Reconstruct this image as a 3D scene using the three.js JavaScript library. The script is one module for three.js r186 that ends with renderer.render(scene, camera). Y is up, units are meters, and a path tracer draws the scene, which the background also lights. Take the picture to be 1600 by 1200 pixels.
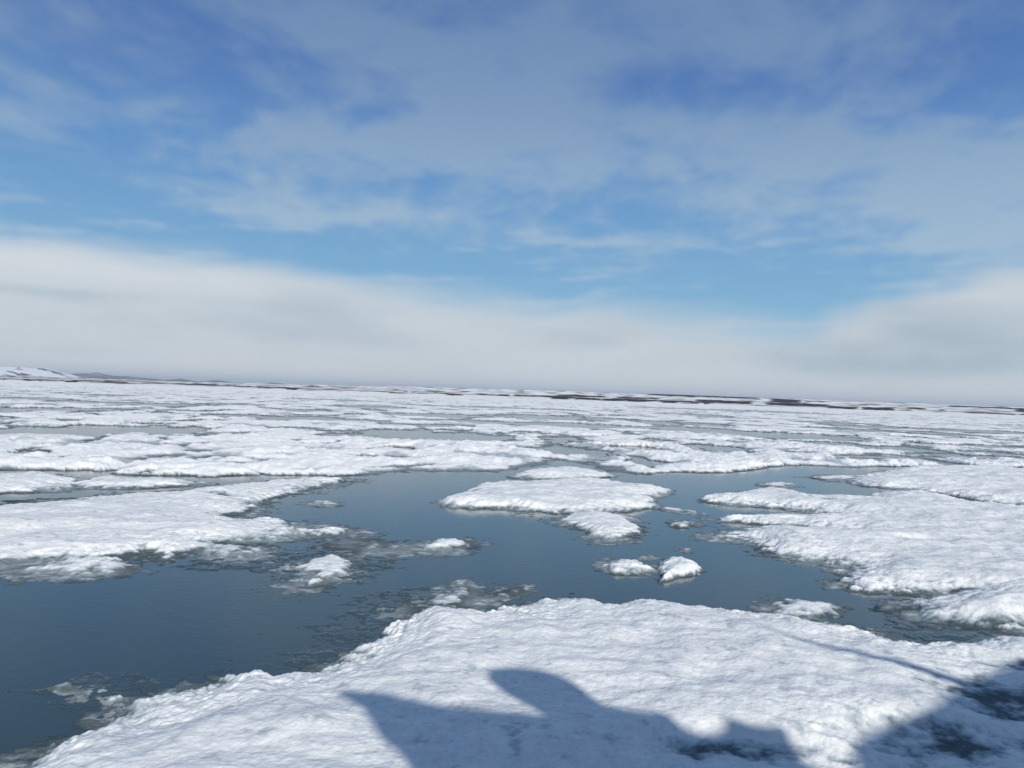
import * as THREE from 'three';
import { mergeGeometries } from 'three/addons/utils/BufferGeometryUtils.js';

// ---------------------------------------------------------------- camera
const scene = new THREE.Scene();
const EYE = 2.5, FOCAL = 1287;                       // eye height above the water; focal length in photo pixels (1600 wide)
const camera = new THREE.PerspectiveCamera(2 * Math.atan(600 / FOCAL) * 180 / Math.PI, 4 / 3, 0.1, 90000);
camera.position.set(0, EYE, 0);
camera.rotation.set(0.0109, 0, 0.0345, 'YXZ');       // looking a touch up, rolled so that the horizon falls to the right
camera.updateMatrixWorld();

// ---------------------------------------------------------------- renderer, exposure
const renderer = new THREE.WebGLRenderer({ antialias: true });
renderer.toneMapping = THREE.LinearToneMapping;
const EXPOSURE = 1.25;
renderer.toneMappingExposure = EXPOSURE;
renderer.shadowMap.enabled = true;
renderer.setSize(1024, 768);

// ---------------------------------------------------------------- noise
function rng(seed) { let a = seed >>> 0; return () => { a = (a + 0x6D2B79F5) >>> 0; let t = a; t = Math.imul(t ^ (t >>> 15), t | 1); t ^= t + Math.imul(t ^ (t >>> 7), t | 61); return ((t ^ (t >>> 14)) >>> 0) / 4294967296; }; }
const PERM = new Uint16Array(4096), GX = new Float64Array(256), GY = new Float64Array(256);
{ const r = rng(77), p = [...Array(2048).keys()]; for (let i = 2047; i > 0; i--) { const j = Math.floor(r() * (i + 1)); [p[i], p[j]] = [p[j], p[i]]; } for (let i = 0; i < 4096; i++) PERM[i] = p[i & 2047];
  for (let i = 0; i < 256; i++) { const a = i / 256 * Math.PI * 2; GX[i] = Math.cos(a); GY[i] = Math.sin(a); } }
function noise(x, y, period = 0) {                   // gradient noise, about -0.7 .. 0.7
  let xi = Math.floor(x), yi = Math.floor(y); const fx = x - xi, fy = y - yi;
  let x1 = xi + 1, y1 = yi + 1;
  if (period) { xi = ((xi % period) + period) % period; yi = ((yi % period) + period) % period; x1 = ((x1 % period) + period) % period; y1 = ((y1 % period) + period) % period; }
  const u = fx * fx * fx * (fx * (fx * 6 - 15) + 10), v = fy * fy * fy * (fy * (fy * 6 - 15) + 10);
  const a = PERM[(xi & 2047)], b = PERM[(x1 & 2047)];
  const h = (q, yy, dx, dy) => { const g = PERM[(q + (yy & 2047)) & 4095] & 255; return GX[g] * dx + GY[g] * dy; };
  const n0 = h(a, yi, fx, fy), n1 = h(b, yi, fx - 1, fy), n2 = h(a, y1, fx, fy - 1), n3 = h(b, y1, fx - 1, fy - 1);
  const s = n0 + (n1 - n0) * u, t = n2 + (n3 - n2) * u; return s + (t - s) * v;
}
function fbm(x, y, oct, gain = 0.5, period = 0) { let s = 0, a = 1, f = 1; for (let i = 0; i < oct; i++) { s += a * noise(x * f + i * 17.3 * (period ? 0 : 1), y * f - i * 9.1 * (period ? 0 : 1), period ? period * f : 0); a *= gain; f *= 2; } return s; }
const clamp = (x, a = 0, b = 1) => Math.min(b, Math.max(a, x));
const smooth = (a, b, x) => { const t = clamp((x - a) / (b - a)); return t * t * (3 - 2 * t); };
const mix = (a, b, t) => a + (b - a) * t;
const lin = (c) => { c /= 255; return c <= 0.04045 ? c / 12.92 : Math.pow((c + 0.055) / 1.055, 2.4); };
const L3 = (r, g, b) => [lin(r), lin(g), lin(b)];

// a direction, and the point of the level plane at height y, seen at a pixel of the 1600 x 1200 photograph
function ray(px, py) { return new THREE.Vector3((px - 800) / FOCAL, -(py - 600) / FOCAL, -1).applyQuaternion(camera.quaternion).normalize(); }
function at(px, py, y = 0) { const d = ray(px, py), t = (y - EYE) / d.y; return [d.x * t, d.z * t]; }

// ---------------------------------------------------------------- sky (computed, the camera's and the scene's light)
const SUN_EL = 28 * Math.PI / 180, SUN_AZ = 20 * Math.PI / 180;      // behind the viewer, a little to the right
const sunDir = new THREE.Vector3(Math.sin(SUN_AZ) * Math.cos(SUN_EL), Math.sin(SUN_EL), Math.cos(SUN_AZ) * Math.cos(SUN_EL));
{
  const W = 2048, H = 1024, data = new Float32Array(W * H * 4);
  const azel = (px, py) => { const d = ray(px, py); return [Math.atan2(d.x, -d.z), Math.asin(d.y)]; };
  const blob = (px, py, rx, ry, amount) => { const [a, e] = azel(px, py); return { a, e, rx: rx / FOCAL, ry: ry / FOCAL, amount }; };
  const veil = [                                                     // thin high cloud: + cloud, - blue gap
    blob(1010, 135, 150, 45, -0.75), blob(560, 150, 110, 40, -0.5), blob(250, 130, 200, 40, -0.45), blob(1560, 90, 110, 70, -0.75), blob(60, 60, 120, 60, -0.25), blob(1250, 130, 120, 40, -0.35), blob(790, 30, 70, 40, -.25),
    blob(150, 250, 260, 60, -0.4), blob(250, 330, 300, 50, -0.7), blob(660, 280, 60, 22, -0.5), blob(1250, 400, 300, 50, -0.6), blob(950, 350, 150, 25, -0.45), blob(600, 410, 300, 30, -0.7), blob(1330, 300, 60, 60, -0.2),
    blob(480, 335, 190, 20, 0.75), blob(650, 325, 160, 14, 0.45), blob(440, 345, 90, 16, 0.35), blob(1000, 380, 120, 12, 0.5), blob(330, 195, 200, 25, 0.35), blob(100, 125, 100, 20, 0.35), blob(30, 175, 80, 25, .35), blob(320, 285, 90, 25, 0.3),
    blob(760, 210, 220, 90, 0.35), blob(1180, 260, 190, 80, 0.42), blob(1520, 280, 190, 110, 0.42), blob(650, 60, 240, 70, 0.3), blob(1180, 60, 200, 50, 0.25), blob(1480, 385, 180, 14, 0.3), blob(200, 40, 120, 50, .25),
  ];
  const greys = [blob(470, 500, 120, 38, 0.55), blob(1330, 560, 190, 28, 0.55), blob(1500, 510, 160, 60, 0.35), blob(900, 525, 90, 14, 0.25), blob(130, 550, 130, 8, 0.3), blob(60, 455, 130, 8, .35)];
  const bright = [blob(120, 415, 300, 30, 0.9), blob(700, 470, 260, 22, 0.22), blob(1000, 580, 420, 22, 0.3), blob(330, 570, 300, 14, 0.45)];
  const sumB = (list, a, e) => { let s = 0; for (const b of list) { let da = a - b.a; const x = da / b.rx, y = (e - b.e) / b.ry, q = x * x + y * y; if (q < 9) s += b.amount * Math.exp(-q); } return s; };
  const top = [[-0.9, .15], [-.53, .150], [-.36, .150], [-.228, .139], [-.154, .131], [-.04, .123], [.078, .115], [.226, .107], [.345, .098], [.38, .112], [.42, .126], [.475, .142], [.54, .156], [.9, .172], [1.6, .16], [2.4, .12], [3.15, .14]];
  const bankTop = (a) => { if (a < -0.9) return mix(.15, .14, clamp((-0.9 - a) / 2.2)); for (let i = 1; i < top.length; i++) if (a <= top[i][0]) return mix(top[i - 1][1], top[i][1], smooth(top[i - 1][0], top[i][0], a)); return .14; };
  const BLUE = [[0, 150, 190, 215], [.1, 132, 181, 214], [.2, 113, 161, 206], [.28, 96, 143, 197], [.36, 84, 123, 182], [.47, 76, 112, 168], [.8, 66, 101, 152], [1.571, 60, 91, 140]];
  const blueAt = (e) => { for (let i = 1; i < BLUE.length; i++) if (e <= BLUE[i][0]) { const t = (e - BLUE[i - 1][0]) / (BLUE[i][0] - BLUE[i - 1][0]); return L3(mix(BLUE[i - 1][1], BLUE[i][1], t), mix(BLUE[i - 1][2], BLUE[i][2], t), mix(BLUE[i - 1][3], BLUE[i][3], t)); } return L3(60, 91, 140); };
  for (let j = 0; j < H; j++) {
    const el = ((j + 0.5) / H - 0.5) * Math.PI, e = Math.max(el, 0), ce = Math.cos(el), se = Math.sin(e);
    for (let i = 0; i < W; i++) {
      const th = ((i + 0.5) / W - 0.5) * 2 * Math.PI, dx = Math.cos(th) * ce, dz = Math.sin(th) * ce;   // three's equirectangular layout
      const az = Math.atan2(dx, -dz), azs = az;
      let c = blueAt(e);
      // high thin cloud on a level sheet: features shrink towards the horizon
      const k = 1 / (se + 0.12), X = dx * k, Z = dz * k;
      const wx = 0.35 * fbm(X * 1.1 + 5, Z * 1.1, 3), wz = 0.35 * fbm(X * 1.1 - 9, Z * 1.1 + 4, 3);
      const n = fbm(X * 0.9 + wx + 3.1, Z * 1.2 + wz, 6, 0.55), n2 = fbm(X * 4.6 + wx * 2, Z * 4.2 + wz * 2, 5, .6) + .25 - Math.abs(noise(X * 3 + wx * 3, Z * 2.6 + wz * 3));
      let v = 0.56 + 0.6 * n + 0.42 * n2 + sumB(veil, az, e) * (0.9 + 0.9 * n) + .22 * fbm(X * 10 + wx * 3, Z * 8, 4, .6);
      v = v * (smooth(0.1, 0.2, e) * 0.9 + 0.1) + .5 * smooth(.12, .55, fbm(az * 5 + 2, (e - .05 * az) * 60, 5, .55)) * smooth(.24, .17, e);
      v = clamp(v, 0, 1); v = v * v * (3 - 2 * v) * 0.8;
      const hi = smooth(.1, .46, e), vc = L3(mix(174, 116, hi), mix(197, 145, hi), mix(215, 182, hi));
      for (let q = 0; q < 3; q++) c[q] = mix(c[q], vc[q], v);
      // low stratus bank
      const nb = fbm(azs * 5, e * 22, 5), nw = fbm(azs * 11 + 3, e * 60 + 1, 4);
      const t = bankTop(az) - .006 + 0.012 * nb + .006 * nw;
      const soft = (0.020 + 0.018 * smooth(-.35, -.05, az) * smooth(.4, .3, az)) * (1 + .6 * fbm(azs * 4 + 8, 2.2, 3));
      const m = smooth(t + soft * .55, t - soft, e) * (0.93 + .07 * smooth(.1, .0, e));
      const g = clamp(1.35 * sumB(greys, az, e) * (1 + .5 * nb) + 0.3 * nb + .16 * nw), b = clamp(sumB(bright, az, e) * (1 + .4 * nw));
      let bc = [mix(204, 166, g), mix(212, 184, g), mix(218, 197, g)];
      const lowHz = smooth(.05, 0, e);
      bc = [mix(bc[0], 206, lowHz * .7), mix(bc[1], 213, lowHz * .7), mix(bc[2], 220, lowHz * .7)];
      bc = [mix(bc[0], 222, b * .7), mix(bc[1], 226, b * .7), mix(bc[2], 230, b * .7)];
      const bl = L3(...bc); for (let q = 0; q < 3; q++) c[q] = mix(c[q], bl[q], m);
      // brighter air round the sun
      const cs = clamp(dx * sunDir.x + Math.sin(el) * sunDir.y + dz * sunDir.z), gl = Math.pow(cs, 24) * .35;
      const o = (j * W + i) * 4;
      for (let q = 0; q < 3; q++) data[o + q] = (c[q] + gl) / EXPOSURE;
      data[o + 3] = 1;
    }
  }
  const sky = new THREE.DataTexture(data, W, H, THREE.RGBAFormat, THREE.FloatType);
  sky.mapping = THREE.EquirectangularReflectionMapping; sky.magFilter = sky.minFilter = THREE.LinearFilter; sky.wrapS = THREE.RepeatWrapping; sky.needsUpdate = true;
  scene.background = sky; scene.environment = sky;
}
// ---------------------------------------------------------------- sun
const sun = new THREE.DirectionalLight(new THREE.Color().setRGB(1, 0.94, 0.85), 3.6);
sun.position.copy(sunDir).multiplyScalar(60); sun.target.position.set(0, 0, -12); sun.position.add(sun.target.position);
sun.castShadow = true; sun.shadow.mapSize.set(4096, 4096); sun.shadow.radius = 1.5;
Object.assign(sun.shadow.camera, { left: -30, right: 30, top: 30, bottom: -30, near: 1, far: 160 });
scene.add(sun, sun.target);
scene.fog = new THREE.FogExp2(new THREE.Color().setRGB(0.6, 0.69, 0.8), 0.00005);

// ---------------------------------------------------------------- helpers
function tag(o, label, category, group) { o.userData.label = label; o.userData.category = category; if (group) o.userData.group = group; return o; }
const used = {};
function numbered(n) { used[n] = (used[n] ?? -1) + 1; return used[n] ? `${n}_${String(used[n]).padStart(3, '0')}` : n; }
function shade(o) { o.castShadow = o.receiveShadow = true; return o; }
function struct(name, mesh) { mesh.name = name; mesh.userData.kind = 'structure'; scene.add(shade(mesh)); return mesh; }
function tileTexture(size, repeat, f, srgb) {
  const d = new Uint8Array(size * size * 4);
  for (let y = 0; y < size; y++) for (let x = 0; x < size; x++) { const v = f(x / size, y / size), o = (y * size + x) * 4; if (Array.isArray(v)) for (let q = 0; q < 3; q++) d[o + q] = clamp(v[q]) * 255; else d[o] = d[o + 1] = d[o + 2] = clamp(v) * 255; d[o + 3] = 255; }
  const t = new THREE.DataTexture(d, size, size); t.wrapS = t.wrapT = THREE.RepeatWrapping; t.magFilter = THREE.LinearFilter; t.minFilter = THREE.LinearMipmapLinearFilter; t.generateMipmaps = true;
  if (srgb) t.colorSpace = THREE.SRGBColorSpace; t.repeat.set(repeat, repeat); t.needsUpdate = true; return t;
}
// ---------------------------------------------------------------- materials
const grain = tileTexture(1024, 1 / 1.7, (u, v) => 0.5 + 0.42 * fbm(u * 22, v * 22, 5, 0.68, 22));
const snowTone = tileTexture(1024, 1 / 2.3, (u, v) => { const n = fbm(u * 14, v * 14, 5, .65, 14); const m = fbm(u * 44, v * 44, 4, .7, 44), w = 0.965 + .05 * n + .10 * Math.min(0, m + .1); return [w - .004 + .02 * Math.min(0, m), w, w + .004]; }, true);
const snow = new THREE.MeshPhysicalMaterial({ vertexColors: true, roughness: 0.88, map: snowTone, bumpMap: grain, bumpScale: 0.006, specularIntensity: .35 });
const wetSlush = new THREE.MeshPhysicalMaterial({ vertexColors: true, roughness: 0.22, ior: 1.33, bumpMap: grain, bumpScale: 0.002 });
const farSnow = new THREE.MeshPhysicalMaterial({ vertexColors: true, roughness: 0.92, specularIntensity: .25 });
const ripple = tileTexture(1024, 1 / 5, (u, v) => 0.5 + 0.5 * (0.6 * fbm(u * 10, v * 14, 3, .45, 0 || 1) * 0 + 0.1 * noise(u * 9, v * 9, 9) + 0.16 * noise(u * 31 + .3, v * 31, 31) + .2 * noise(u * 74, v * 74 + .7, 74)));
const waterMat = new THREE.MeshPhysicalMaterial({ color: new THREE.Color().setRGB(0.038, 0.064, 0.070), roughness: 0.12, ior: 1.33, bumpMap: ripple, bumpScale: 0.0065 });

// ---------------------------------------------------------------- water
{
  const g = new THREE.PlaneGeometry(80000, 80000, 1, 1); g.rotateX(-Math.PI / 2);
  const p = g.attributes.position, uv = g.attributes.uv; for (let i = 0; i < p.count; i++) uv.setXY(i, p.getX(i), p.getZ(i));
  struct('water', new THREE.Mesh(g, waterMat));
}

// ---------------------------------------------------------------- ice: outlines, thickness and surface
function polySDF(P, x, z) {                            // signed distance, positive inside
  let d = 1e18, s = -1; const n = P.length;
  for (let i = 0, j = n - 1; i < n; j = i++) {
    const ax = P[j][0], az = P[j][1], bx = P[i][0], bz = P[i][1], ex = bx - ax, ez = bz - az, wx = x - ax, wz = z - az;
    const t = clamp((wx * ex + wz * ez) / (ex * ex + ez * ez)), qx = wx - ex * t, qz = wz - ez * t, q = qx * qx + qz * qz; if (q < d) d = q;
    if ((az > z) !== (bz > z) && x < (bx - ax) * (z - az) / (bz - az) + ax) s = -s;
  }
  return s * Math.sqrt(d);
}
function spot(px, py, rx, ry, amount) {               // an oval on the water plane: half sizes given as the photo shows them
  const c = at(px, py), l = at(px - rx, py), n = at(px, py + ry), f = at(px, py - Math.min(ry, 0.8 * (py - 586 - 0.035 * px)));
  return { x: c[0], z: (n[1] + f[1]) / 2, rx: Math.hypot(c[0] - l[0], c[1] - l[1]), rz: Math.max(0.02, (n[1] - f[1]) / 2), amount };
}
const spotAt = (s, x, z) => { const u = (x - s.x) / s.rx, v = (z - s.z) / s.rz, q = u * u + v * v; return q < 8 ? s.amount * Math.exp(-q) : 0; };
const SNOW = [0.80, 0.81, 0.795], SOAK = [0.42, 0.48, 0.505], DEEP = [0.035, 0.06, 0.068], SLUSH = [0.07, 0.095, 0.1];
// one column of ice: e = metres inside the edge (ragged), returns height and colour
function iceColumn(e, x, z, o, out, flat = 0, soaked = 0) {
  const { T, r, w, fine } = o;
  let h, snowy, deep = 0;
  const lump = fine ? fbm(x * 1.5, z * 1.5, 3, .5) : fbm(x * .5, z * .5, 3, .5);
  const rag = fine ? fbm(x * 5.5, z * 5.5, 4, .62) : 0, vary = .3 + 1.7 * smooth(-.35, .4, noise(x * (fine ? .9 : .2) + 9, z * (fine ? .9 : .2)));
  e += fine ? rag * o.rag * vary : 0;
  if (e > 0) {
    const rise = 1 - Math.exp(-e / (r * (.8 + .7 * vary))), broad = fbm(x * o.bf + 7, z * o.bf, 3, .5);
    h = 0.010 + T * rise * (1 + o.relief * broad) + T * .22 * rise * lump;
    if (fine) h += (0.010 - 0.006 * rise) * rag + .003 * rise * fbm(x * 23, z * 23, 2, .6);
    h = Math.max(h, 0.004 + .008 * (lump + .5));
    const m = r * o.soak * vary;
    snowy = smooth(0.008, 0.045 + .5 * o.wet, h + .02 * lump + (.01 + .3 * o.wet) * rag) * smooth(-.4 * m, m, e + .45 * m * rag); snowy = Math.max(snowy, (.17 * smooth(.4, 1.5, vary) + .06) * o.pale * smooth(1.6 * m + .1, 0, e));
    if (o.melt) { const p = fbm(x * .33 + 60, z * .24, 5, .6); const k = smooth(.12, .42, p) * o.melt * mix(1, .45, smooth(-35, -110, z)); snowy *= 1 - .6 * k; h *= 1 - .4 * k; }
  } else {
    const ww = w * (.35 + .65 * vary), q = fine ? rag : fbm(x, z, 4, .6);
    h = 0.010 * (1 + e / ww * 2.2) + 0.014 * q; snowy = 0; deep = smooth(-.1 * ww, -ww, e);
    const pale = smooth(-.9 * ww, .05 * ww, e + .35 * ww * q); snowy = (.17 * smooth(.4, 1.5, vary) + .06) * o.pale * pale + (fine ? .2 * smooth(-.1, .55, fbm(x * 5, z * 6, 5, .62)) * (1 - deep) : 0);
  }
  if (flat) { const d = smooth(.3, .95, soaked + .5 * fbm(x * 3.5 + 3, z * 3.5, 5, .62)); h = mix(h, .03 + .4 * h, flat * .8) - .02 * d * flat; snowy *= 1 - .9 * d; }
  if (fine && e > 0) snowy *= 1 - .42 * smooth(.2, .7, -rag + .3 * lump);
  if (o.dark) { deep = Math.max(deep, o.dark); snowy = .5 * snowy * smooth(.1, .5, noise(x * 1.3 + 5, z * 1.3)); h -= .016 * smooth(-.1, .4, fbm(x * 3.4 + 8, z * 2.8, 5, .68)); }
  out.h = h;
  const a = smooth(0, .5, snowy), b = smooth(.35, 1, snowy);
  for (let q = 0; q < 3; q++) out.c[q] = mix(mix(mix(SLUSH[q], DEEP[q], deep), SOAK[q], a), SNOW[q], b);
  return out;
}
function gridMesh(nx, nz, pos, H, C, keep, mat, uvScale = 1) {
  const flip = pos(0, 1)[1] < pos(0, 0)[1];
  const id = new Int32Array(nx * nz).fill(-1), P = [], N = [], K = [], U = [], I = [];
  const vert = (i, j) => {
    const k = j * nx + i; if (id[k] >= 0) return id[k];
    const [x, z] = pos(i, j), i0 = Math.max(0, i - 1), i1 = Math.min(nx - 1, i + 1), j0 = Math.max(0, j - 1), j1 = Math.min(nz - 1, j + 1);
    const a = pos(i0, j), b = pos(i1, j), c = pos(i, j0), d = pos(i, j1);
    const ux = b[0] - a[0], uz = b[1] - a[1], uy = H[j * nx + i1] - H[j * nx + i0], vx = d[0] - c[0], vz = d[1] - c[1], vy = H[j1 * nx + i] - H[j0 * nx + i];
    let n0 = uy * vz - uz * vy, n1 = uz * vx - ux * vz, n2 = ux * vy - uy * vx; if (n1 < 0) { n0 = -n0; n1 = -n1; n2 = -n2; } const l = Math.hypot(n0, n1, n2) || 1;
    P.push(x, H[k], z); N.push(n0 / l, n1 / l, n2 / l); K.push(C[k * 3], C[k * 3 + 1], C[k * 3 + 2]); U.push(x * uvScale, z * uvScale);
    return id[k] = P.length / 3 - 1;
  };
  for (let j = 0; j + 1 < nz; j++) for (let i = 0; i + 1 < nx; i++) {
    const k = j * nx + i; if (!keep(H[k], H[k + 1], H[k + nx], H[k + nx + 1])) continue;
    const a = vert(i, j), b = vert(i + 1, j), c = vert(i, j + 1), d = vert(i + 1, j + 1);
    if (flip) I.push(a, b, c, b, d, c); else I.push(a, c, b, b, c, d);
  }
  const g = new THREE.BufferGeometry();
  g.setAttribute('position', new THREE.Float32BufferAttribute(P, 3)); g.setAttribute('normal', new THREE.Float32BufferAttribute(N, 3));
  g.setAttribute('color', new THREE.Float32BufferAttribute(K, 3)); g.setAttribute('uv', new THREE.Float32BufferAttribute(U, 2)); g.setIndex(I);
  return new THREE.Mesh(g, mat);
}
let TRIS = 0;
// a single floe: outline in photo pixels, laid on the water; lift = how far up the snow edge the outline was read
function floe(name, label, category, outline, o = {}, group) {
  o = { T: 0.16, r: 0.22, w: 0.22, edge: 0.16, relief: .5, bf: .55, wet: 0.02, soak: 1, rag: .06, pale: 1, dark: 0, lift: 0.05, fine: true, spots: [], pools: [], ...o };
  const P = outline.map(([x, y]) => at(x, y, o.lift));
  let x0 = 1e9, x1 = -1e9, z0 = 1e9, z1 = -1e9; for (const [x, z] of P) { x0 = Math.min(x0, x); x1 = Math.max(x1, x); z0 = Math.min(z0, z); z1 = Math.max(z1, z); }
  const pad = o.w * 2.2 + o.edge; x0 -= pad; x1 += pad; z0 -= pad; z1 += pad;
  const near = Math.max(4.6, -z1), cell = o.cell || near * 0.0024, nx = Math.ceil((x1 - x0) / cell) + 1, nz = Math.ceil((z1 - z0) / cell) + 1;
  const H = new Float32Array(nx * nz), C = new Float32Array(nx * nz * 3), out = { h: 0, c: [0, 0, 0] }, S = o.spots.map((s) => spot(...s)), pools = o.pools.map(([a, b, c, d, depth = .8]) => ({ ...spot(a, b, c * 1.25, d * 1.25, 1), depth }));
  const f1 = 1.1 / Math.max(.12, o.edge * 2.4), sx = (label.length * 3.7) % 50;
  for (let j = 0; j < nz; j++) for (let i = 0; i < nx; i++) {
    const x = x0 + i * cell, z = z0 + j * cell, k = j * nx + i;
    let e = polySDF(P, x, z);
    if (e < -pad) { H[k] = -1; continue; }
    e += o.edge * fbm(x * f1 + sx, z * f1, 5, .6);
    for (const s of S) e -= spotAt(s, x, z) * (1 + .9 * fbm(x * 3.1, z * 3.1, 4, .6));
    let flat = 0, soaked = 0; for (const s of pools) { const q = spotAt(s, x, z); flat = Math.max(flat, smooth(0, .75, q) * s.depth); soaked = Math.max(soaked, q * s.depth); }
    iceColumn(e, x, z, o, out, flat, soaked); H[k] = out.h; C.set(out.c, k * 3);
  }
  const m = gridMesh(nx, nz, (i, j) => [x0 + i * cell, z0 + j * cell], H, C, (a, b, c, d) => Math.max(a, b, c, d) > -0.001, o.dark ? wetSlush : snow);
  TRIS += m.geometry.index.count / 3;
  m.name = numbered(name); tag(m, label, category, group); scene.add(shade(m)); return m;
}

// ---------------------------------------------------------------- the pack beyond: one field of ice to the far shore, with its leads
const horizon = (px) => 586 + 0.0347 * px;
{
  const front = [[-900, 735], [-200, 732], [0, 731], [120, 733], [250, 741], [420, 739], [560, 740], [640, 733], [760, 734], [800, 731], [835, 724], [875, 716], [915, 722], [960, 735], [1010, 739], [1070, 737], [1140, 736], [1180, 729], [1260, 725], [1340, 729], [1400, 726], [1600, 728], [1900, 738], [2600, 750]].map(([x, y]) => at(x, y, .05));
  front.push([900, -420], [900, -1500], [-900, -1500], [-900, -420]);
  // leads: left x, right x, top y, bottom y as the photo shows them
  const leads = [[-60, 275, 657, 692], [180, 300, 664, 684], [5, 150, 635, 643], [150, 196, 638, 644], [143, 180, 616, 618.5], [25, 105, 621.5, 623], [150, 310, 629, 633], [310, 410, 647, 652], [395, 575, 650, 658], [450, 510, 640, 643], [535, 620, 634, 638],
    [610, 770, 646, 652], [650, 750, 663, 668], [665, 810, 656, 661], [555, 690, 668, 686], [640, 800, 674, 690], [400, 510, 667, 671], [560, 650, 713, 716], [800, 900, 648, 656], [790, 1010, 661, 668], [1000, 1060, 658, 663], [1010, 1140, 667, 674], [1085, 1125, 661, 666],
    [845, 910, 681, 691], [828, 955, 697, 712], [955, 1030, 697, 702], [1005, 1050, 686, 689], [1135, 1215, 672, 684], [1070, 1150, 694, 703], [1200, 1335, 677, 687], [1262, 1340, 690, 695], [1335, 1395, 696, 700], [1395, 1455, 698, 705], [1310, 1440, 712, 715], [1440, 1520, 708, 715], [1515, 1620, 713, 716], [1460, 1600, 695, 698],
    [1520, 1590, 705, 710], [1290, 1380, 669, 674], [1325, 1410, 665, 669], [1440, 1475, 678, 681], [1280, 1345, 660, 662.5], [330, 400, 631, 633.5], [1060, 1110, 647, 650], [920, 980, 653, 656], [60, 160, 626, 628], [-40, 40, 641, 645], [240, 330, 640, 642.5], [700, 860, 636, 638.5], [1480, 1590, 672, 676], [-300, -40, 660, 690], [1700, 1900, 690, 705], [1080, 1200, 640, 642.5], [480, 560, 624, 626]]
    .map(([a, b, t, u]) => { const yc = (t + u) / 2, D = EYE * FOCAL / (yc - horizon((a + b) / 2)); const hide = Math.min(0.1 * FOCAL / D, 2.5); return spot((a + b) / 2, yc + hide * .5, (b - a) / 2 * .95, ((u - t) / 2 + hide * .5) * .86, 1); });
  const o = { T: .19, r: .7, w: .5, relief: .9, bf: .16, wet: .02, dark: 0, soak: .6, rag: 0, pale: 1, melt: 1, fine: false }, out = { h: 0, c: [0, 0, 0] };
  const D0 = 19, D1 = 560, step = 0.006, nz = Math.ceil(Math.log(D1 / D0) / step), A = 0.80, nx = 1250;
  const q0 = (u, v) => Math.hypot(u, v);
  const H = new Float32Array(nx * nz), C = new Float32Array(nx * nz * 3);
  const tan = new Float64Array(nx); for (let i = 0; i < nx; i++) tan[i] = mix(-A, A, i / (nx - 1));
  const dist = new Float64Array(nz); for (let j = 0; j < nz; j++) dist[j] = D0 * Math.exp(j * step);
  for (let j = 0; j < nz; j++) {
    const D = dist[j], z = -D, near = leads.filter((s) => Math.abs(s.z - z) < s.rz * 2.6 + 3), fine = D < 75;
    o.r = mix(.45, 1.4, smooth(25, 120, D)); o.w = mix(.35, .9, smooth(25, 100, D));
    for (let i = 0; i < nx; i++) {
      const x = tan[i] * D, k = j * nx + i;
      let e = D < 45 ? polySDF(front, x, z) : 6;
      if (e < -2.5) { H[k] = -1; continue; }
      const wob = fbm(x * .22 + 3, z * .16, 4, .55);
      // random small leads, fewer with distance
      const n = fbm(x * .085 + 40, z * .062, 3, .55), n3 = fbm(x * .31 + 4, z * .2, 3, .5), thr = mix(-.5, -.58, smooth(50, 220, D));
      e = Math.min(e, (n - thr) * 9, (n3 - mix(-.42, -.62, smooth(40, 200, D))) * 3.4);
      if (D < 260) { const mk = noise(x * .06 + 9, z * .05 + 3), ck = Math.abs(fbm(x * .11 + 70, z * .085, 4, .55)) * 7 - mix(.42, .2, smooth(30, 90, D)) * smooth(.05, .4, mk); e = Math.min(e, ck); }
      for (const s of near) { const u = (x - s.x) / s.rx, v = (z - s.z) / s.rz, q = Math.sqrt(u * u + v * v) + (q0(u, v) < 2.4 ? .6 * fbm(u * 1.3 + s.x, v * 1.5 + s.z, 4, .62) : 0); if (q < 2.6) e = Math.min(e, (q - 1) * Math.min(s.rx, s.rz) ); }
      e += mix(.5, 1.1, smooth(25, 90, D)) * wob + (fine ? .34 * fbm(x * 1.1, z * 1.1, 5, .65) : .3 * noise(x * .8, z * .6));
      iceColumn(e, x, z, o, out);
      if (fine && e > 0) out.h += (1 - smooth(40, 75, D)) * (.10 * fbm(x * 1.5, z * 1.5, 4, .58) + .05 * Math.abs(noise(x * .9, z * .9))) * (1 - Math.exp(-e / .5));
      H[k] = out.h; C.set(out.c, k * 3);
    }
  }
  const m = gridMesh(nx, nz, (i, j) => [tan[i] * dist[j], -dist[j]], H, C, (a, b, c, d) => Math.max(a, b, c, d) > -0.001, farSnow);
  TRIS += m.geometry.index.count / 3;
  struct('sea_ice', m);
}

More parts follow.
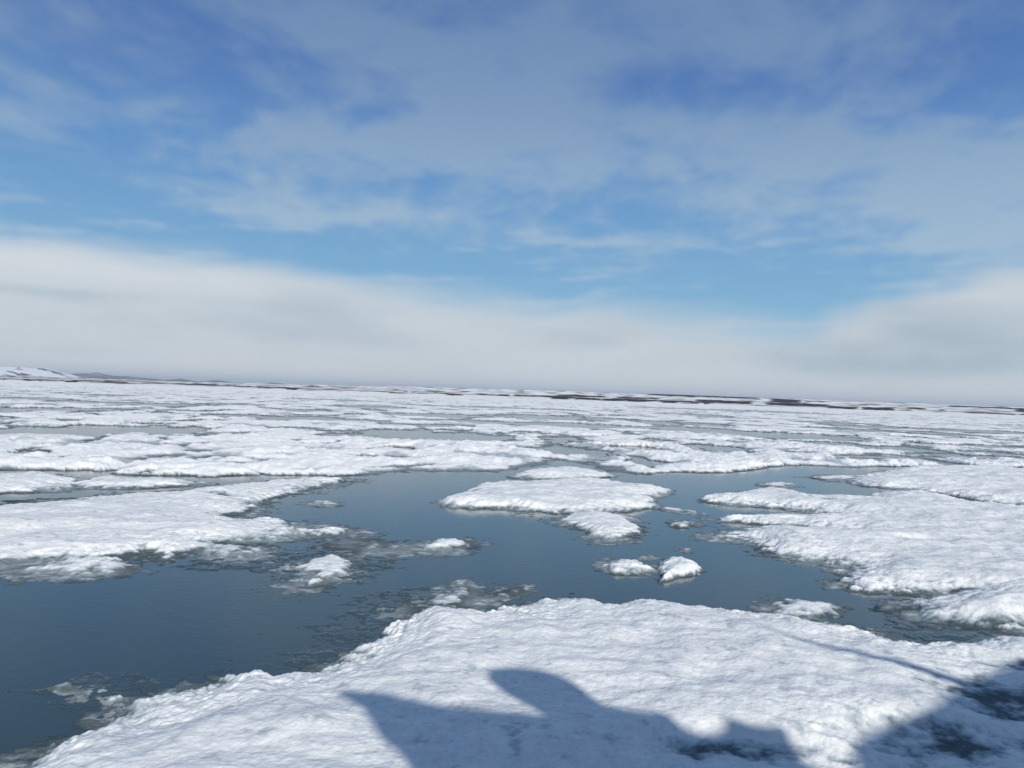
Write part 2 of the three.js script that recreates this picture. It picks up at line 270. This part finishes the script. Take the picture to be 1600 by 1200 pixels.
// ---------------------------------------------------------------- floes
floe('ice_floe', 'large bright snow covered floe filling the foreground, with dark shadows lying across it', 'ice floe', [
  [-60, 1260], [20, 1200], [60, 1168], [130, 1140], [165, 1110], [200, 1094], [260, 1076], [330, 1064], [370, 1048], [440, 1052], [480, 1038], [530, 1022], [545, 1008], [590, 990], [605, 968], [640, 958], [700, 955], [740, 958], [780, 952], [830, 936],
  [900, 934], [960, 944], [1010, 940], [1080, 944], [1130, 950], [1180, 954], [1230, 962], [1300, 972], [1370, 985], [1400, 998], [1440, 1008], [1500, 1002], [1560, 998], [1650, 1000], [1850, 1030], [2100, 1150], [1900, 1330], [1500, 1260], [1100, 1290], [600, 1420], [0, 1400]],
  { T: .23, r: .3, w: .3, edge: .2, relief: .35, bf: .42, lift: .06, cell: .0125, wet: .02, pale: .5, spots: [[460, 1050, 60, 12, .25], [620, 985, 40, 16, .16]], pools: [[1570, 1125, 95, 42, .85], [1480, 1195, 140, 28, .85], [1600, 1062, 60, 14, .85], [1170, 1208, 150, 22, .75], [1300, 1186, 26, 8, .6], [1260, 960, 30, 5]] });
const tile = 'small drifting ice pieces';
floe('ice_lump', 'grey slushy ridge with one white knob, touching the far edge of the foreground floe', 'ice lump', [[590, 966], [625, 946], [665, 930], [700, 921], [722, 914], [742, 918], [750, 930], [735, 946], [690, 958], [640, 966]], { T: .055, r: .2, w: .35, edge: .16, wet: .12, lift: .02, spots: [[725, 914, 13, 8, -.55]] });
floe('slush_patch', 'dark slush patch with a little white in it beside the slushy ridge', 'slush', [[752, 930], [790, 917], [825, 915], [832, 922], [800, 934], [760, 940]], { T: .03, r: .15, w: .2, edge: .12, wet: .15, lift: .01 });
floe('ice_lump', 'thin grey slushy piece against the far right edge of the foreground floe', 'ice lump', [[1188, 948], [1200, 938], [1250, 936], [1300, 943], [1322, 950], [1295, 962], [1260, 972], [1225, 964]], { T: .07, r: .2, w: .2, edge: .12, wet: .07, lift: .02 });
floe('ice_chunk', 'ragged white scrap floating alone in the dark water at the lower left', 'ice chunk', [[82, 1074], [108, 1068], [132, 1072], [136, 1088], [120, 1090], [100, 1080]], { T: .03, r: .08, w: .12, edge: .1, wet: .04, lift: .01 });
floe('ice_chunk', 'tiny white scrap just off the left edge of the foreground floe', 'ice chunk', [[158, 1094], [176, 1087], [188, 1094], [180, 1104], [162, 1104]], { T: .05, r: .06, w: .1, edge: .05, wet: .03, lift: .01 });
floe('slush_patch', 'dark green band of half sunken slush along the upper left edge of the foreground floe', 'slush', [[470, 1012], [520, 975], [580, 945], [640, 925], [690, 925], [650, 950], [605, 980], [570, 1005], [520, 1030], [480, 1036]], { T: .006, r: .4, w: .3, edge: .4, wet: .6, pale: .1, dark: .75, lift: 0 });
floe('slush_patch', 'dark thin slush round the white scrap at the lower left', 'slush', [[60, 1080], [110, 1060], [170, 1068], [230, 1072], [200, 1090], [150, 1098], [100, 1092]], { T: .006, r: .4, w: .2, edge: .35, wet: .6, pale: .1, dark: .75, lift: 0 });
floe('slush_patch', 'dark slush beside the right hand floe where the channel narrows', 'slush', [[1390, 975], [1420, 962], [1500, 975], [1560, 985], [1500, 998], [1440, 996]], { T: .006, r: .4, w: .25, edge: .35, wet: .6, pale: .1, dark: .75, lift: 0 });
floe('slush_patch', 'dark slush spread around the two lobed chunk and the left hand floe edge', 'slush', [[270, 875], [380, 872], [440, 868], [480, 862], [600, 866], [600, 888], [540, 908], [440, 905], [380, 888], [290, 884]], { T: .006, r: .4, w: .3, edge: .5, wet: .6, pale: .1, dark: .75, lift: 0 });
// the middle of the open water
floe('ice_floe', 'long white floe in the middle of the open water, with a dark pointed left tip', 'ice floe', [[683, 785], [692, 779], [716, 772], [745, 762], [780, 757], [830, 755], [870, 753], [930, 755], [1000, 762], [1052, 766], [1045, 772], [1018, 779], [1030, 792], [980, 798], [930, 801], [870, 801], [830, 797], [790, 794], [740, 793], [700, 791]], { T: .2, r: .22, w: .14, edge: .14, lift: .02, spots: [[690, 778, 16, 5, .25], [715, 763, 20, 4, .2]] });
floe('ice_floe', 'low rounded white floe lying just behind the long middle floe', 'ice floe', [[792, 745], [825, 738], [860, 733], [905, 732], [940, 738], [962, 744], [900, 749], [830, 748]], { T: .2, r: .3, w: .15, edge: .12, lift: .02 });
floe('ice_floe', 'broad white lump with a grey wet skirt in front of the long middle floe', 'ice floe', [[872, 813], [890, 806], [930, 804], [978, 806], [1000, 817], [1007, 832], [988, 843], [945, 845], [915, 838], [900, 826], [882, 819]], { T: .15, r: .2, w: .3, edge: .12, wet: .05, lift: .02, spots: [[960, 838, 45, 6, .22], [985, 818, 14, 4, .25], [900, 830, 20, 6, .15]] });
floe('ice_chunk', 'smooth oval white chunk, left of the close pair in the channel', 'ice chunk', [[940, 887], [955, 877], [990, 876], [1012, 884], [1022, 891], [995, 896], [960, 896]], { T: .13, r: .16, w: .3, edge: .06, lift: .015 });
floe('ice_chunk', 'angular upturned white chunk, right of the close pair in the channel', 'ice chunk', [[1026, 887], [1036, 879], [1070, 878], [1099, 888], [1090, 896], [1055, 901], [1030, 909], [1036, 897]], { T: .15, r: .1, w: .1, edge: .07, lift: .02, spots: [[1052, 889, 12, 3, .12]] });
floe('ice_chunk', 'tiny low white scrap just behind the close pair of chunks', 'ice chunk', [[1000, 871], [1012, 867], [1024, 870], [1018, 874], [1004, 874]], { T: .05, r: .1, w: .14, edge: .04, wet: .04, lift: .01 });
floe('ice_chunk', 'speck of white ice beyond the upturned chunk', 'ice chunk', [[1064, 861], [1070, 857], [1078, 860], [1071, 863]], { T: .05, r: .08, w: .16, edge: .05, lift: .01 });
floe('ice_chunk', 'small half sunken piece between the broad lump and the right hand floe', 'ice chunk', [[1046, 820], [1060, 814], [1085, 815], [1094, 821], [1075, 824], [1055, 824]], { T: .07, r: .14, w: .2, edge: .12, wet: .06, lift: .01, spots: [[1078, 820, 12, 3, .12]] });
floe('ice_chunk', 'thin white sliver trailing off the right end of the long middle floe', 'ice chunk', [[1026, 795], [1050, 794], [1085, 799], [1097, 803], [1070, 802], [1040, 798]], { T: .06, r: .12, w: .16, edge: .1, wet: .05, lift: .01 });
floe('ice_chunk', 'small grey bit below the left half of the long middle floe', 'ice chunk', [[806, 806], [815, 802], [826, 804], [820, 808]], { T: .05, r: .1, w: .16, edge: .06, wet: .06, lift: .01 });
// left side
floe('ice_floe', 'wide snowy floe left of the open water, its right tip long and thin', 'ice floe', [[-420, 800], [0, 790], [100, 781], [200, 772], [300, 766], [340, 758], [390, 757], [430, 750], [480, 747], [545, 748], [520, 754], [480, 764], [440, 773], [410, 785], [380, 800], [352, 809], [380, 813], [430, 812], [470, 823], [520, 822], [558, 829], [520, 838], [475, 838], [440, 843], [400, 848], [425, 858], [385, 871], [330, 869], [300, 862], [265, 872], [230, 866], [160, 872], [70, 874], [0, 882], [-420, 920]],
  { T: .2, r: .5, w: .6, edge: .28, relief: .5, bf: .4, lift: .03, soak: 1.1, spots: [[390, 852, 90, 6, .45], [300, 850, 40, 6, .35], [480, 832, 30, 3, .2], [230, 862, 30, 6, .3]], pools: [[345, 781, 26, 3], [105, 784, 50, 5], [362, 808, 18, 3], [15, 786, 60, 4], [350, 853, 60, 4]] });
floe('ice_floe', 'low oval white floe at the near edge of the wide left hand floe', 'ice floe', [[36, 889], [70, 880], [115, 872], [170, 869], [205, 880], [185, 892], [140, 898], [80, 897]], { T: .16, r: .3, w: .55, edge: .14, lift: .03 });
floe('ice_chunk', 'small thin white chunk alone in the blue water right of the left hand floe', 'ice chunk', [[478, 787], [495, 783], [520, 784], [532, 789], [505, 791]], { T: .09, r: .2, w: .22, edge: .07, lift: .01 });
floe('ice_floe', 'narrow white chunk with a pointed slushy right end in open water', 'ice floe', [[655, 852], [680, 845], [720, 846], [732, 852], [715, 859], [675, 861], [650, 858]], { T: .12, r: .2, w: .5, edge: .14, wet: .04, lift: .02, spots: [[650, 858, 20, 6, .1]] });
floe('ice_floe', 'bright two lobed white chunk ringed by dark slush, left of the channel', 'ice floe', [[450, 888], [480, 875], [518, 866], [545, 874], [552, 888], [545, 898], [518, 904], [492, 915], [468, 912], [482, 900], [476, 890]], { T: .15, r: .2, w: .5, edge: .12, wet: .03, lift: .03 });
floe('slush_patch', 'grey soaked patches of slush between the left floe and the narrow chunk', 'slush', [[505, 852], [555, 840], [600, 845], [640, 852], [640, 864], [590, 862], [560, 874], [530, 868]], { T: .035, r: .3, w: .5, edge: .3, wet: .16, lift: .01 });
floe('ice_floe', 'pale floe at the far left, behind the wide left hand floe', 'ice floe', [[-160, 752], [-20, 745], [40, 738], [90, 740], [122, 754], [100, 765], [40, 768], [-160, 775]], { T: .2, r: .4, w: .3, edge: .25, lift: .03 });
floe('ice_floe', 'flat narrow floe behind the wide left hand floe, right of the pale one', 'ice floe', [[108, 756], [150, 745], [220, 747], [300, 752], [330, 754], [260, 760], [190, 762], [125, 761]], { T: .17, r: .4, w: .3, edge: .22, lift: .03 });
floe('ice_floe', 'long low floe lying in the grey pool at the far left', 'ice floe', [[-60, 684], [20, 681], [80, 679], [140, 682], [155, 687], [60, 691], [-60, 693]], { T: .18, r: .5, w: .4, edge: .35, lift: .03, cell: .06 });
floe('ice_floe', 'short low floe at the right end of the grey pool at far left', 'ice floe', [[165, 682], [190, 677], [225, 676], [250, 682], [215, 687], [180, 687]], { T: .16, r: .5, w: .4, edge: .35, lift: .03, cell: .06 });
floe('ice_floe', 'small floe against the far bank of the grey pool at far left', 'ice floe', [[65, 664], [85, 661], [108, 663], [95, 667], [72, 667]], { T: .18, r: .5, w: .4, edge: .3, lift: .03, cell: .08 });
// right side
floe('ice_floe', 'broad snowy floe on the right, three white fingers reaching left into the water', 'ice floe', [
  [1095, 779], [1130, 772], [1180, 767], [1230, 769], [1280, 775], [1335, 777], [1400, 770], [1450, 772], [1500, 781], [1560, 791], [1620, 797], [1900, 820], [2200, 960], [1800, 985], [1600, 992], [1540, 984], [1480, 976], [1430, 961], [1395, 938], [1480, 932], [1400, 924], [1330, 919], [1315, 910], [1332, 895], [1320, 885], [1280, 874], [1240, 871],
  [1195, 864], [1190, 854], [1160, 844], [1108, 841], [1106, 837], [1150, 831], [1190, 822], [1220, 823], [1260, 829], [1310, 831], [1240, 822], [1180, 816], [1130, 813], [1120, 810], [1170, 805], [1230, 806], [1280, 808], [1310, 806], [1250, 797], [1200, 791], [1150, 788], [1102, 783]],
  { T: .23, r: .42, w: .4, edge: .2, relief: .45, bf: .4, lift: .03, cell: .024, soak: .7, spots: [[1195, 780, 8, 2, .1], [1400, 950, 60, 8, .15], [1560, 985, 80, 10, .3], [1200, 845, 30, 6, .15]], pools: [[1290, 788, 18, 3], [1442, 859, 36, 3.5], [1500, 931, 40, 4], [1560, 980, 90, 7], [1420, 955, 40, 6]] });
floe('ice_chunk', 'two tiny white scraps in dark slush below the right hand floe', 'ice chunk', [[1322, 918], [1335, 914], [1350, 920], [1345, 924], [1328, 923]], { T: .06, r: .08, w: .25, edge: .08, wet: .03, lift: .01 });
floe('ice_chunk', 'thin white scrap under the front edge of the right hand floe', 'ice chunk', [[1298, 893], [1312, 889], [1330, 892], [1315, 896]], { T: .05, r: .1, w: .25, edge: .08, wet: .05, lift: .01 });
floe('ice_floe', 'long floe behind the right hand floe, across a narrow dark lead', 'ice floe', [[1335, 756], [1325, 750], [1360, 742], [1400, 733], [1480, 730], [1600, 734], [2000, 745], [2000, 800], [1610, 791], [1540, 784], [1480, 772], [1430, 765], [1385, 762]], { T: .22, r: .35, w: .35, edge: .28, lift: .03, spots: [[1560, 768, 60, 6, .6], [1450, 762, 30, 3, .3]] });
floe('ice_floe', 'small narrow floe in the pool left of the long rear floe', 'ice floe', [[1184, 757], [1205, 753], [1235, 755], [1248, 759], [1215, 761]], { T: .12, r: .25, w: .2, edge: .12, lift: .02 });
floe('ice_floe', 'thin ragged strip of ice at the right end of the pool', 'ice floe', [[1268, 746], [1300, 742], [1345, 743], [1370, 746], [1330, 750], [1290, 750]], { T: .11, r: .3, w: .5, edge: .25, wet: .05, lift: .02 });
console.log('ice triangles', TRIS);

// ---------------------------------------------------------------- far shore: low tundra with bare strips
{
  // strips of bare ground: left x, right x, and how far below (+) or above (-) the horizon their top and bottom edges stand, in photo pixels
  const strips = [[1010, 1190, -6, -4], [1040, 1090, -6.5, -3.5], [868, 950, 0.5, 2.5], [960, 1036, 0.8, 2.2], [800, 900, 3, 5], [860, 1120, 4.2, 6.2], [1085, 1180, 1, 4.5], [1120, 1178, 2, 5.2], [1200, 1255, -4.5, .5], [1195, 1300, 1.5, 5], [1290, 1345, 4, 7.2], [1255, 1300, -3, -2], [1345, 1402, 4, 8], [1400, 1430, 5.5, 7], [1415, 1450, 2, 4], [1465, 1482, 3, 5], [1505, 1590, 5.8, 8], [1480, 1610, -3.5, -2], [1585, 1700, -2, 2], [1590, 1700, 6, 8],
    [-200, 130, 5, 6.2], [110, 205, 3.4, 5.8], [160, 260, 2.2, 3.3], [215, 330, 3.8, 5.2], [295, 345, 2.5, 4.6], [320, 400, 3.6, 6.2], [0, 100, 1.5, 2.2], [395, 470, 4, 6], [440, 640, 4.8, 6], [560, 575, 1.4, 2.6], [610, 625, 1, 2.2], [640, 760, 5, 6.2], [660, 690, 3, 4], [740, 800, 3.4, 5.8], [470, 560, 0.5, 1.3], [600, 720, 2.6, 3.2], [100, 300, -.6, .1], [1340, 1380, -1, .2], [-300, 0, 3, 5]];
  const D0 = 430, D1 = 1100, nz = 420, nx = 1300, A = .85;
  const H = new Float32Array(nx * nz), C = new Float32Array(nx * nz * 3), tan = [], dist = [];
  for (let i = 0; i < nx; i++) tan.push(mix(-A, A, i / (nx - 1)));
  for (let j = 0; j < nz; j++) dist.push(mix(D0, D1, j / (nz - 1)));
  const topOf = (px) => mix(mix(-.5, -5.6, smooth(350, 800, px)), -5.2, smooth(1200, 1600, px)), shoreOf = (px) => mix(6.3, 8.2, smooth(900, 1500, px));
  for (let i = 0; i < nx; i++) {
    const px = 800 + tan[i] * FOCAL, mine = strips.filter((s) => px > s[0] - 20 && px < s[1] + 20), ot = topOf(px) + .9 * fbm(px * .006, 3, 3), os = shoreOf(px);
    for (let j = 0; j < nz; j++) {
      const D = dist[j], k = j * nx + i, t = (D - D0) / (D1 - D0), tt = clamp(t / .85);
      const off = mix(os, ot, tt), flat = EYE - off * D / FOCAL;
      let y = Math.max(-.3, flat * smooth(0, .05, tt)); if (t > .85) y -= (t - .85) * 30;
      const x = tan[i] * D; y += .25 * fbm(x * .02, D * .015, 3) * smooth(0, .1, t);
      let bare = 0; const jit = 1.3 * fbm(px * .035, off * .6 + 2, 3, .6);
      for (const s of mine) { const e = Math.min(px - s[0], s[1] - px) / 26, th = (s[3] - s[2]) / 2 * (px < 780 ? .62 : 1.12), v = 1 - Math.abs(off + jit * .7 - (s[2] + s[3]) / 2) / th; bare = Math.max(bare, Math.min(v + .25, e)); }
      bare = smooth(-.05, .3, bare + .5 * fbm(x * .06, D * .03, 3));
      H[k] = y + bare * .35;
      C.set([mix(.80, .046, bare), mix(.81, .043, bare), mix(.80, .048, bare)], k * 3);
    }
  }
  struct('land', gridMesh(nx, nz, (i, j) => [tan[i] * dist[j], -dist[j]], H, C, () => true, farSnow));
}
// ---------------------------------------------------------------- mountains in the haze
function mountains(name, D, depth, x0, x1, profile, dark, seed) {
  const nx = 360, nz = 40, H = new Float32Array(nx * nz), C = new Float32Array(nx * nz * 3);
  const X = (i) => (mix(x0, x1, i / (nx - 1)) - 800) / FOCAL;
  for (let i = 0; i < nx; i++) for (let j = 0; j < nz; j++) {
    const px = mix(x0, x1, i / (nx - 1)), t = j / (nz - 1), k = j * nx + i, up = Math.max(0, profile(px)) * D / FOCAL;
    const ridge = fbm(px * .03 + seed, t * 3, 4, .55);
    H[k] = -3 + (up + 5) * Math.sin(Math.min(1, t * 1.4) * Math.PI / 2) * (1 + .22 * ridge * (t < .7 ? 1 : 0)) - (t > .75 ? (t - .75) * up * 3 : 0);
    const b = dark ? 1 - .25 * smooth(.1, .5, ridge) : smooth(.22, .38, fbm(px * .035 + seed + t * 5, t * 1.6 - px * .012, 4, .6));
    C.set([mix(.80, .05, b), mix(.82, .064, b), mix(.84, .095, b)], k * 3);
  }
  struct(name, gridMesh(nx, nz, (i, j) => { const d = D + depth * j / (nz - 1); return [X(i) * d, -d]; }, H, C, () => true, farSnow));
}
mountains('snow_mountain', 6000, 2500, -500, 134, (px) => mix(34, 14.5, smooth(-500, 0, px)) * smooth(136, 60, px) + 2.5 * smooth(140, 110, px), false, 3);
mountains('far_mountain', 13500, 2500, 100, 420, (px) => 8 * smooth(95, 118, px) * smooth(185, 120, px) + 6 * smooth(120, 160, px) * smooth(300, 190, px) + 4.5 * Math.exp(-(((px - 285) / 18) ** 2)) + 4.5 * Math.exp(-(((px - 340) / 22) ** 2)), true, 9);
mountains('far_hill', 16000, 2000, 420, 900, (px) => 4 * Math.exp(-(((px - 420) / 30) ** 2)) + 3 * Math.exp(-(((px - 520) / 25) ** 2)) + 3.6 * Math.exp(-(((px - 680) / 40) ** 2)), true, 15);
// a boulder on the shore
{
  const g = new THREE.IcosahedronGeometry(1, 3), p = g.attributes.position;
  for (let i = 0; i < p.count; i++) { const x = p.getX(i), y = p.getY(i), z = p.getZ(i), s = 1 + .3 * noise(x * 1.7 + 3, y * 1.7 + z * 1.3); p.setXYZ(i, x * 1.5 * s, y * .8 * s, z * 1.1 * s); }
  g.computeVertexNormals();
  const m = new THREE.Mesh(g, new THREE.MeshStandardMaterial({ color: new THREE.Color().setRGB(.06, .05, .055), roughness: .9 })), [x, z] = at(1105, 632, 0);
  const D = 440; m.position.set((1105 - 800) / FOCAL * D, .5, -D); m.name = 'boulder'; tag(m, 'dark boulder at the end of a bare strip on the far shore', 'boulder'); scene.add(shade(m));
}

// ---------------------------------------------------------------- the boat the picture is taken from: behind the viewer, it throws the shadows on the near floe
{
  const boat = new THREE.Group(); boat.name = 'boat'; boat.position.set(0, 0, 0); tag(boat, 'boat behind the viewer whose awning, mast and wheelhouse shadow the foreground floe', 'boat'); scene.add(boat);
  const paint = new THREE.MeshStandardMaterial({ color: new THREE.Color().setRGB(.28, .3, .33), roughness: .5 }), white = new THREE.MeshStandardMaterial({ color: new THREE.Color().setRGB(.6, .6, .58), roughness: .5 });
  const canvas = new THREE.MeshStandardMaterial({ color: new THREE.Color().setRGB(.1, .14, .2), roughness: .9 }), metal = new THREE.MeshStandardMaterial({ color: new THREE.Color().setRGB(.5, .5, .5), metalness: .8, roughness: .4 });
  const slab = (pts, y, thick, mat, name) => { const s = new THREE.Shape(); pts.forEach(([x, z], i) => i ? s.lineTo(x, -z) : s.moveTo(x, -z)); s.closePath(); const g = new THREE.ExtrudeGeometry(s, { depth: thick, bevelEnabled: true, bevelThickness: .01, bevelSize: .01, bevelSegments: 1 }); g.rotateX(-Math.PI / 2); g.translate(0, y, 0); const m = new THREE.Mesh(g, mat); m.name = name; boat.add(shade(m)); return m; };
  const top = 3.9, ground = .2, run = (top - ground) / Math.tan(SUN_EL), ox = Math.sin(SUN_AZ) * run, oz = Math.cos(SUN_AZ) * run;
  const up = ([px, py]) => { const [x, z] = at(px, py, ground); return [x + ox, z + oz]; };
  slab([[-4, 1.5], [-2.5, .4], [0, -.6], [3, -.8], [9, -.8], [11, .6], [11, 4], [8, 5], [-2, 5], [-4, 3.4]], -.25, 1.15, paint, 'hull');
  const awn = [[528, 1084], [600, 1090], [660, 1105], [720, 1116], [790, 1122], [845, 1126], [828, 1105], [790, 1083], [764, 1066], [768, 1052], [810, 1049], [860, 1056], [905, 1075], [960, 1112], [1010, 1121], [1035, 1120], [1070, 1140], [1112, 1153], [1142, 1147], [1137, 1130], [1170, 1137], [1200, 1142], [1226, 1141], [1252, 1160], [1275, 1184], [1290, 1205]].map(up);
  const curve = new THREE.CatmullRomCurve3(awn.map(([x, z]) => new THREE.Vector3(x, 0, z)), false, 'centripetal').getPoints(150).map((p) => [p.x, p.z]);
  const a0 = awn[0], aN = awn[awn.length - 1];
  slab([...curve, [aN[0] + .1, aN[1] + 3.2], [a0[0] + .7, aN[1] + 3.2], up([650, 1215]), up([625, 1180]), up([590, 1150]), up([570, 1110])], top, .04, canvas, 'awning');
  const w = [[1352, 1165], [1370, 1148], [1480, 1090], [1592, 1037], [1700, 1010]].map(up), wl = up([1372, 1200]);
  slab([wl, ...w, [w[4][0] + 2, w[4][1] + 1], [w[4][0] + 2, wl[1] + 2.6], [wl[0] + .4, wl[1] + 2.6]], .9, 3, white, 'wheelhouse');
  const rod = (a, b, r0, r1, mat, name) => { const va = new THREE.Vector3(...a), vb = new THREE.Vector3(...b), d = vb.clone().sub(va), g = new THREE.CylinderGeometry(r1, r0, d.length(), 10); g.translate(0, d.length() / 2, 0); const m = new THREE.Mesh(g, mat); m.position.copy(va); m.quaternion.setFromUnitVectors(new THREE.Vector3(0, 1, 0), d.normalize()); m.name = name; boat.add(shade(m)); };
  const toSun = (px, py, y, g0) => { const [x, z] = at(px, py, g0), q = (y - g0) / Math.tan(SUN_EL); return [x + Math.sin(SUN_AZ) * q, y, z + Math.cos(SUN_AZ) * q]; };
  rod(toSun(1560, 1072, 3.85, .2), toSun(1175, 983, 4.6, .2), .075, .018, metal, 'boom');
  for (const [dx, dz] of [[.75, 1.2], [.9, 3.1], [2.6, 3.1]]) rod([a0[0] + dx, .9, a0[1] + dz], [a0[0] + dx, top, a0[1] + dz], .03, .03, metal, 'post');
}
renderer.render(scene, camera);
